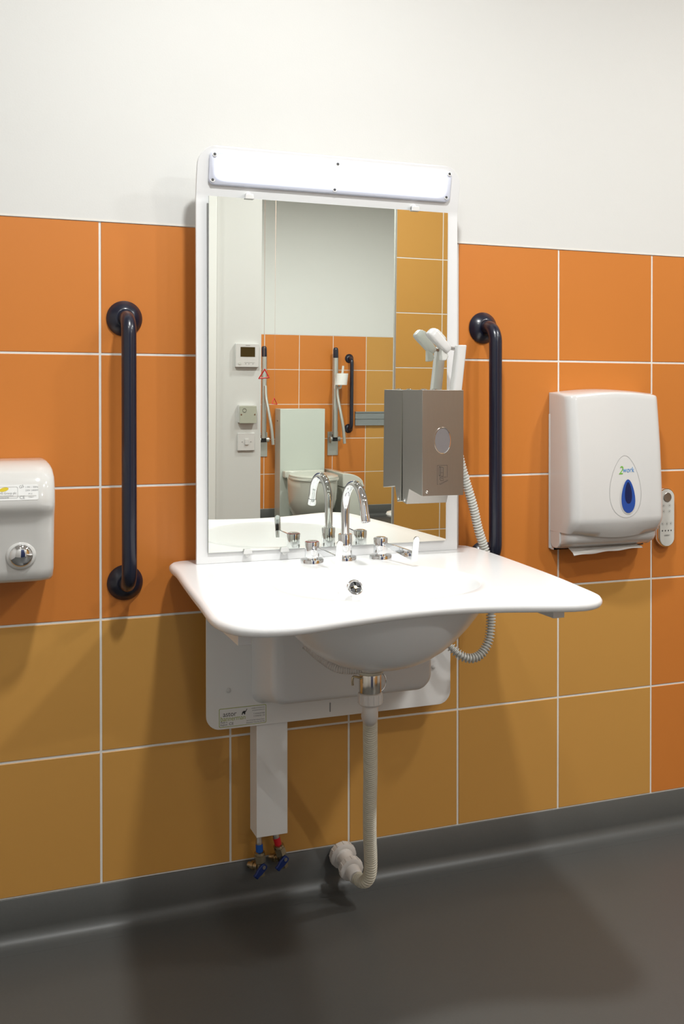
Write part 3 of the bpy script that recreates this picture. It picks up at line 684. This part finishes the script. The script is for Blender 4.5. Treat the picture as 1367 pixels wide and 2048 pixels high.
for x, z in ((1.832, .9040), (1.832, .8880), (1.812, .9040), (1.812, .8880), (1.8085, .8540), (1.8235, .8540), (1.8365, .8540)):
    b1 = G().lathe((x, -.0214, z), (0, -1, 0), [(.0014, 0), (.0012, .0005), (.0001, .0005)], 12)
    obj('button', merge(b1, outl([(x + .0042*math.cos(2*PI*k/24), z + .0042*math.sin(2*PI*k/24)) for k in range(24)], .0003, FRONT, -.0218)), DARKG, rc_, smooth=False)
for x in (1.8085, 1.8185, 1.8285, 1.8375):
    obj('key', G().prism([(x-.0024, .8350), (x, .8318), (x+.0024, .8350), (x+.001, .8366), (x-.001, .8366)], FRONT, -.0214, -.0219), DARKG, rc_, smooth=False)
obj('lettering', text_g('GEBERIT', .0055, 1.8240, -.0218, .8195, align='CENTER', sx=.95), DARKG, rc_, smooth=False)

# ------------------------------------------------------------------ stainless soap dispenser on the board
sd = thing('soap_dispenser', 'brushed steel wall dispenser fixed over the mirror corner', 'soap dispenser', (1.045, -0.15, 0.95))
SX0, SX1, SY = 0.9890, 1.0955, -0.2105
side = [(-.0985, 0.9515), (-.1215, 0.9475), (-.1370, 0.9845), (SY, 0.9735), (SY, 1.2195), (-.0985, 1.2205)]
obj('casing', G().prism(side, lambda a, b, d: (d, a, b), SX0, SX1), STEEL, sd, bevel=.0008, seg=2)
obj('drip_plate', G().prism([(1.0020, .9495), (1.094, .9505), (1.098, .9630), (1.005, .9700)], FRONT, -.099, -.108), PGREY, sd, bevel=.0008)
obj('side_screw', G().lathe((SX0+.0004, -.113, .9575), (-1,0,0), [(.0042, 0), (.0042, .0012), (.003, .0028), (.001, .003)], 20), CHROME, sd)
obj('front_screw', G().lathe((1.0010, SY+.0002, .9835), (0,-1,0), [(.0030, 0), (.0030, .0008), (.0018, .0016), (.0012, .0010)], 20), CHROME, sd)
for x in (1.012, 1.040): obj('lock_cap', G().lathe((x, -.17, 1.2195), (0,0,1), [(.0080, 0), (.0080, .0015), (.005, .0030), (.001, .0032)], 24), CHROME, sd)
wx, wz = 1.0405, 1.1020
elp = lambda a_, b_, n=40: [(wx + a_*math.cos(2*PI*k/n), wz + b_*math.sin(2*PI*k/n)) for k in range(n)]
obj('sight_window', G().prism(elp(.0205, .0300), FRONT, SY+.001, SY-.0004), GELW, sd)
obj('window_ring', G().rings([[(a, y, b) for a, b in elp(p, q)] for p, q, y in ((.0200, .0295, SY-.0002), (.0200, .0295, SY-.0012), (.0212, .0307, SY-.0014), (.0218, .0313, SY-.0002))], cap=False), CHROME, sd)
yq = SY - .0004
def seg(pts, w_=.0007):
    g = G()
    for (a, b), (c1, d1) in zip(pts, pts[1:]):
        v = Vector((c1-a, d1-b)); 
        if v.length < 1e-6: continue
        n_ = Vector((-v.y, v.x)).normalized()*w_/2
        g.add([(a-n_.x, yq, b-n_.y), (c1-n_.x, yq, d1-n_.y), (c1+n_.x, yq, d1+n_.y), (a+n_.x, yq, b+n_.y)], [(0,1,2,3)])
    return g
pic = merge(seg([(1.0300,1.0000),(1.0275,1.0005),(1.0275,1.0445),(1.0530,1.0445),(1.0530,1.0160)]),
    seg([(1.0322,1.0200),(1.0322,1.0415),(1.0425,1.0395),(1.0425,1.0190),(1.0322,1.0200),(1.0358,1.0225),(1.0358,1.0395),(1.0322,1.0415)], .0009), seg([(1.0358,1.0275),(1.0425,1.0275)]),
    seg([(1.0348,1.0180),(1.0342,1.0120),(1.0360,1.0090),(1.0440,1.0090)], .0009), seg([(1.0352,1.0150),(1.0395,1.0175),(1.0440,1.0165),(1.0510,1.0170)], .0008), seg([(1.0375,1.0130),(1.0405,1.0150),(1.0430,1.0130),(1.0425,1.0105)], .0008),
    text_g('Automatic', .0058, 1.0335, yq, .9985, ang=.42))
obj('pictogram', pic, DARKG, sd, smooth=False)

# ------------------------------------------------------------------ shower handset parked above the box
sh = thing('shower_handset', 'white hand shower standing upright behind the steel dispenser', 'hand shower', (1.12, -0.15, 1.22))
def skew_box(g, A, B, wa, wb2, da, db):
    for_ = []
    for p, wd, dd in ((A, wa, da), (B, wb2, db)):
        p = Vector(p); for_.append([p + Vector((a, b, 0)) for a, b in [(x, y) for x, y in rrect(-wd, -dd, wd, dd, min(wd, dd)*.55, 5)]])
    g.rings(for_); return g
obj('handle', skew_box(G(), (1.102, -.152, 1.200), (1.1165, -.155, 1.3275), .0125, .0115, .0135, .0135), PLASTIC, sh, bevel=.002)
obj('arm', G().tube([(1.118, -.150, 1.317), (1.100, -.143, 1.320), (1.078, -.138, 1.323)], .0042, 16), STEELD, sh)
hg2 = G()
A = Vector((1.0905, -.140, 1.314)); B = Vector((1.043, -.137, 1.362)); d = (B-A).normalized(); up = Vector((d.z, 0, -d.x)); up = up if up.z > 0 else -up
rr2 = []
for t_, wd, th in ((0, .008, .007), (.06, .0115, .0095), (.2, .0130, .0105), (.8, .0140, .0125), (.94, .0135, .0120), (1.0, .010, .0085)):
    p = A.lerp(B, t_); rr2.append([p + Vector((0, 1, 0))*a + up*b for a, b in rrect(-wd, -th, wd, th, min(wd, th)*.5, 4)])
obj('spray_head', hg2.rings(rr2), PLASTIC, sh, angle=45)
obj('spray_button', G().rings([[A.lerp(B, .62) + d*a + Vector((0, 1, 0))*b + up*h for a, b in rrect(-.018*q, -.009*q, .018*q, .009*q, .006*q, 4)] for h, q in ((.009, 1), (.0145, 1), (.016, .85))]), PGREY, sh)
obj('trigger', G().prism([(1.071, 1.322), (1.085, 1.310), (1.089, 1.300), (1.083, 1.291), (1.071, 1.290)], FRONT, -.130, -.146), PGREY, sh, bevel=.002)
# its coiled hose down past the basin and under it
HP = [(1.118, -.135, 1.205), (1.124, -.115, 1.14), (1.138, -.100, 1.07), (1.158, -.092, 1.010), (1.186, -.085, .936), (1.206, -.078, .872), (1.2285, -.075, .810), (1.2320, -.09, .750), (1.2155, -.125, .690), (1.212, -.130, .640), (1.203, -.135, .604), (1.180, -.140, .576), (1.150, -.140, .568), (1.122, -.130, .580), (1.095, -.110, .612)]
tag(obj('shower_hose', ribbed(HP, .0094, .0024, .0074, 20, 8), HOSEG), 'light grey ribbed hose hanging from the steel dispenser past the basin edge', 'hose')

# ------------------------------------------------------------------ things seen in the mirror: controls on the white pier
def mx(px, x0, x1, X0, X1): return X0 + (px-x0)/(x1-x0)*(X1-X0)
YP = -2.6
th_ = thing('thermostat', 'square white wall thermostat with dark screen, reflected at the mirror left', 'thermostat', (1.277, YP, 1.288))
obj('casing', G().prism(rrect(1.219, 1.289, 1.335, 1.403, .004), FRONT, YP+.0005, YP+.018), PLASTIC, th_, bevel=.0025)
boxo('screen', (1.2430, YP+.0178, 1.3390), (1.3150, YP+.0186, 1.3860), LCD, th_, smooth=False)
for x in (1.269, 1.285, 1.305): boxo('button', (x-.002, YP+.018, 1.3040), (x+.002, YP+.0188, 1.3068), MIDG, th_, smooth=False)
boxo('divider_line', (1.262, YP+.018, 1.3110), (1.314, YP+.0186, 1.3117), MIDG, th_, smooth=False)
boxo('brand_mark', (1.268, YP+.018, 1.3925), (1.290, YP+.0186, 1.3950), MIDG, th_, smooth=False)
obj('dial_button', G().lathe((1.240, YP+.018, 1.3080), (0,1,0), [(.008, 0), (.0075, .0015), (.001, .0018)], 24), PGREY, th_)
cp = thing('alarm_reset_plate', 'beige square alarm reset plate on a white box, reflected below the thermostat', 'alarm reset plate', (1.279, YP, 1.02))
obj('back_box', G().prism(rrect(1.235, 1.022, 1.321, 1.108, .003), FRONT, YP+.0005, YP+.022), PLASTIC, cp, bevel=.001)
obj('face_plate', G().prism(rrect(1.239, 1.0195, 1.322, 1.103, .002), FRONT, YP+.022, YP+.027), BEIGE, cp, bevel=.001)
obj('reset_button', G().rings([[(1.2620 + r*math.cos(2*PI*k/28), y, 1.0820 + r*math.sin(2*PI*k/28)) for k in range(28)] for r, y in ((.0085, YP+.0272), (.0085, YP+.0285), (.0095, YP+.0285), (.0095, YP+.0272))], cap=False), DARKG, cp)
for x in (1.2465, 1.3130): obj('screw', G().lathe((x, YP+.027, 1.062), (0,1,0), [(.0040, 0), (.0035, .0012), (.001, .0012)], 16), STEELD, cp)
ls = thing('light_switch', 'white single light switch with small rocker, reflected lowest on the pier', 'light switch', (1.276, YP, .885))
obj('face_plate', G().prism(rrect(1.2335, .8860, 1.3190, .9725, .004), FRONT, YP+.0005, YP+.010), PLASTIC, ls, bevel=.003)
obj('rocker', G().rings([[(a, y, b) for a, b in rrect(1.2690, .9150, 1.2870, .9430, .002)] for y in (YP+.010, YP+.0145)]), PLASTIC, ls, bevel=.001)
for x in (1.2560, 1.2990): obj('screw', G().lathe((x, YP+.0098, .929), (0,1,0), [(.0028, 0), (.0025, .0008), (.001, .0008)], 16), MIDG, ls)

# emergency pull cords
CORDM = mat('thin_cord', (0.42, 0.26, 0.20), 0.6)
def pull_cord(x, y, z, label, rot, sc=1.0):
    t = thing('pull_cord', label, 'pull cord', (x, y, z-.03))
    obj('cord', G().tube([(x, y, z + .025*sc), (x, y, CEIL)], .0008, 8), CORDM, t)
    P = [Vector((math.cos(rot)*a, math.sin(rot)*a, b)) for a, b in ((-.030*sc, -.024*sc), (.030*sc, -.018*sc), (.004*sc, .030*sc), (-.030*sc, -.024*sc))]
    g = G()
    for p, q in zip(P, P[1:]): g.tube([Vector((x, y, z)) + p, Vector((x, y, z)) + q], .0036*sc, 12)
    for p in P[:3]: g.lathe(Vector((x, y, z)) + p - Vector((0, 0, .0036*sc)), (0, 0, 1), [(.001, 0), (.0036*sc, .0018*sc), (.0036*sc, .0054*sc), (.001, .0072*sc)], 12)
    obj('triangle_handle', g, RED, t)
    return t
pull_cord(1.178, -1.95, 1.255, 'red triangle pull cord nearer the mirror, reflected against the pier edge', .35, .72)
pull_cord(2.020, -4.6, 1.068, 'red triangle pull cord hanging left of the toilet, seen in the mirror', 2.7, .8)

# ------------------------------------------------------------------ toilet with cistern panel
to = thing('toilet', 'white toilet with tall pale cistern panel, seen in the mirror', 'toilet', (2.70, -5.8, 0))
cs = obj('cistern_panel', G().box((2.505, YF+.004, 0.0), (2.905, YF+.16, 0.966)), CIST, to, bevel=.004)
obj('side_sensor', G().lathe((2.505, YF+.08, .862), (-1,0,0), [(.008, 0), (.007, .001), (.001, .001)], 16), BLACK, to)
TX = 2.70; TY0 = YF + .16
def oval(z, w_, l, y0=TY0, n=40, e=2.3):
    row = []
    for k in range(n):
        a = 2*PI*k/n; cx_, sy2 = math.cos(a), math.sin(a)
        yy = y0 + l/2*(1 + (abs(sy2)**(2/e))*(1 if sy2 > 0 else -1)); xx = TX + w_/2*(abs(cx_)**(2/e))*(1 if cx_ > 0 else -1)
        if sy2 > 0: xx = TX + (w_/2)*cx_*(1 if abs(cx_) > 0 else 0); yy = y0 + l/2 + (l/2)*sy2
        row.append((xx, yy, z))
    return row
obj('bowl', G().rings([oval(z, a, b) for z, a, b in ((.006, .24, .38), (.012, .25, .40), (.09, .26, .42), (.125, .31, .47), (.17, .355, .53), (.24, .375, .56), (.34, .385, .57), (.395, .388, .572), (.398, .38, .566))]), PAN, to, angle=60)
obj('seat', G().rings([oval(z, a, b, TY0+.05) for z, a, b in ((.398, .38, .510), (.400, .396, .527), (.414, .398, .53), (.418, .392, .524))]), PAN, to, angle=60)
obj('lid', G().rings([oval(z, a, b, TY0+.05) for z, a, b in ((.4195, .38, .510), (.421, .390, .521), (.432, .388, .520), (.438, .36, .485), (.440, .32, .44))]), PAN, to, angle=60)
boxo('hinge_block', (2.525, TY0-.0, .385), (2.875, TY0+.075, .446), PAN, to, bevel=.010)

# ------------------------------------------------------------------ fold-down support rails
def support_rail(x, label):
    t = thing('support_rail', label, 'support rail', (x, YF, .55))
    y = YF + .075
    obj('wall_plate', G().prism(rrect(x-.045, .552, x+.052, .760, .004), FRONT, YF+.0005, YF+.008), ALU, t, bevel=.001)
    obj('hinge', G().tube([(x-.040, y-.020, .700), (x+.050, y-.020, .700)], .022, 20).box((x-.028, YF+.006, .660), (x+.028, y-.02, .715)), ALU, t)
    obj('hinge_cover', G().rings([[(x+a, y+.004, z) for a in (-.024, .024)] + [(x+a, y-.02, z) for a in (.024, -.024)] for z in (.680, .74)]), BLACK, t, bevel=.004)
    obj('upright_tube', G().tube([(x, y, .715), (x, y, 1.05), (x, y, 1.410)], .0225, 28), ALU, t)
    obj('end_cap', G().lathe((x, y, 1.408), (-.06, .12, 1), [(.0228, 0), (.0228, .065), (.020, .080), (.012, .088), (.001, .089)], 28), NAVY, t)
    obj('drop_leg', G().tube(spline([(x+.004, y+.030, 1.16), (x+.006, y+.045, 1.06), (x+.022, y+.075, .93), (x+.040, y+.095, .80), (x+.052, y+.100, .665)], 8), .0135, 20), ALU, t)
    return t
sr = support_rail(3.030, 'silver folded support rail carrying the toilet roll, seen in the mirror')
support_rail(2.385, 'silver folded support rail at the white pier edge, left of the toilet')
rx, ry = 3.030, YF + .075
tr = thing('toilet_roll', 'white toilet roll on the upright rail beside the navy grab bar', 'toilet roll', (3.06, ry+.085, 1.18))
tax = Vector((.12, .0, 1)).normalized(); tb0 = Vector((3.047, ry+.088, 1.172))
obj('paper_roll', G().rings([[tb0 + tax*h + Vector((math.cos(2*PI*k/40)*r, math.sin(2*PI*k/40)*r, 0)) for k in range(40)] for r, h in ((.020, 0), (.052, 0), (.052, .100), (.020, .100), (.020, 0))], cap=False), PAPER, tr, angle=40)
g = G(); g.add([tb0 + Vector((-.051, .005, .01)), tb0 + Vector((-.056, -.008, -.035)), tb0 + Vector((-.052, -.030, -.030)), tb0 + Vector((-.045, -.026, .085)), tb0 + Vector((-.049, .008, .09))], [(0,1,2,3,4)])
tail = obj('loose_sheet', g, PAPER, tr, smooth=False); tail.modifiers.new('s', 'SOLIDIFY').thickness = .001
obj('roll_holder', G().tube(spline([Vector((rx, ry+.020, 1.150)), Vector((rx+.01, ry+.060, 1.145)), tb0 + Vector((0, 0, -.01)), tb0 + tax*.12, tb0 + tax*.165], 8), .010, 16), PGREY, sr)

# sanitary bin beside the toilet
sb_ = thing('sanitary_bin', 'pale bin with curved lid at the right of the toilet, reflected in the mirror', 'bin', (3.05, -5.98, 0))
bp = []
obj('bin_body', G().rings([[(a, b, z) for a, b in rrect(2.95+i, -6.18, 3.130-i, -5.70-i, .03, 5)] for z, i in ((.002, .012), (.02, .008), (.31, 0), (.322, .002))]), PAN, sb_, angle=50)
cvx = [(2.945 + .19*k/14, .335 + .105*math.sqrt(max(0, 1 - (k/14)**2.2))) for k in range(15)]
obj('curved_lid', G().prism([(2.945, .325)] + cvx + [(3.138, .325)], lambda a, b, e: (a, e, b), -6.18, -5.695), PAN, sb_, bevel=.006)
# grey horizontal track on the far wall
hr_ = tag(obj('grey_wall_track', G().box((3.240, YF+.0005, .812), (3.95, YF+.018, .935)).box((3.240, YF+.018, .925), (3.95, YF+.026, .935)).box((3.240, YF+.018, .870), (3.95, YF+.024, .875)).box((3.240, YF+.018, .812), (3.95, YF+.024, .818)), RAILG, bevel=.001), 'grey horizontal wall track on far tiles, reflected left of the steel dispenser', 'wall track')

# white stool in the shower area, only its rim shows
sl_ = thing('shower_stool', 'white rounded stool edge seen low in the mirror beside the mustard tiles', 'stool', (2.72, -4.3, 0))
SQX, SQY, SQZ = 2.925, -4.3, .302
obj('seat', G().lathe((SQX, SQY, SQZ-.03), (0, 0, 1), [(.14, 0), (.165, .004), (.17, .016), (.165, .027), (.14, .032), (.001, .026)], 48), PLASTIC, sl_)
for a in (45, 135, 225, 315):
    ca, sa = math.cos(math.radians(a)), math.sin(math.radians(a))
    obj('leg', G().tube([(SQX+.11*ca, SQY+.11*sa, SQZ-.025), (SQX+.15*ca, SQY+.15*sa, .001)], [.013, .011], 16), ALU, sl_)
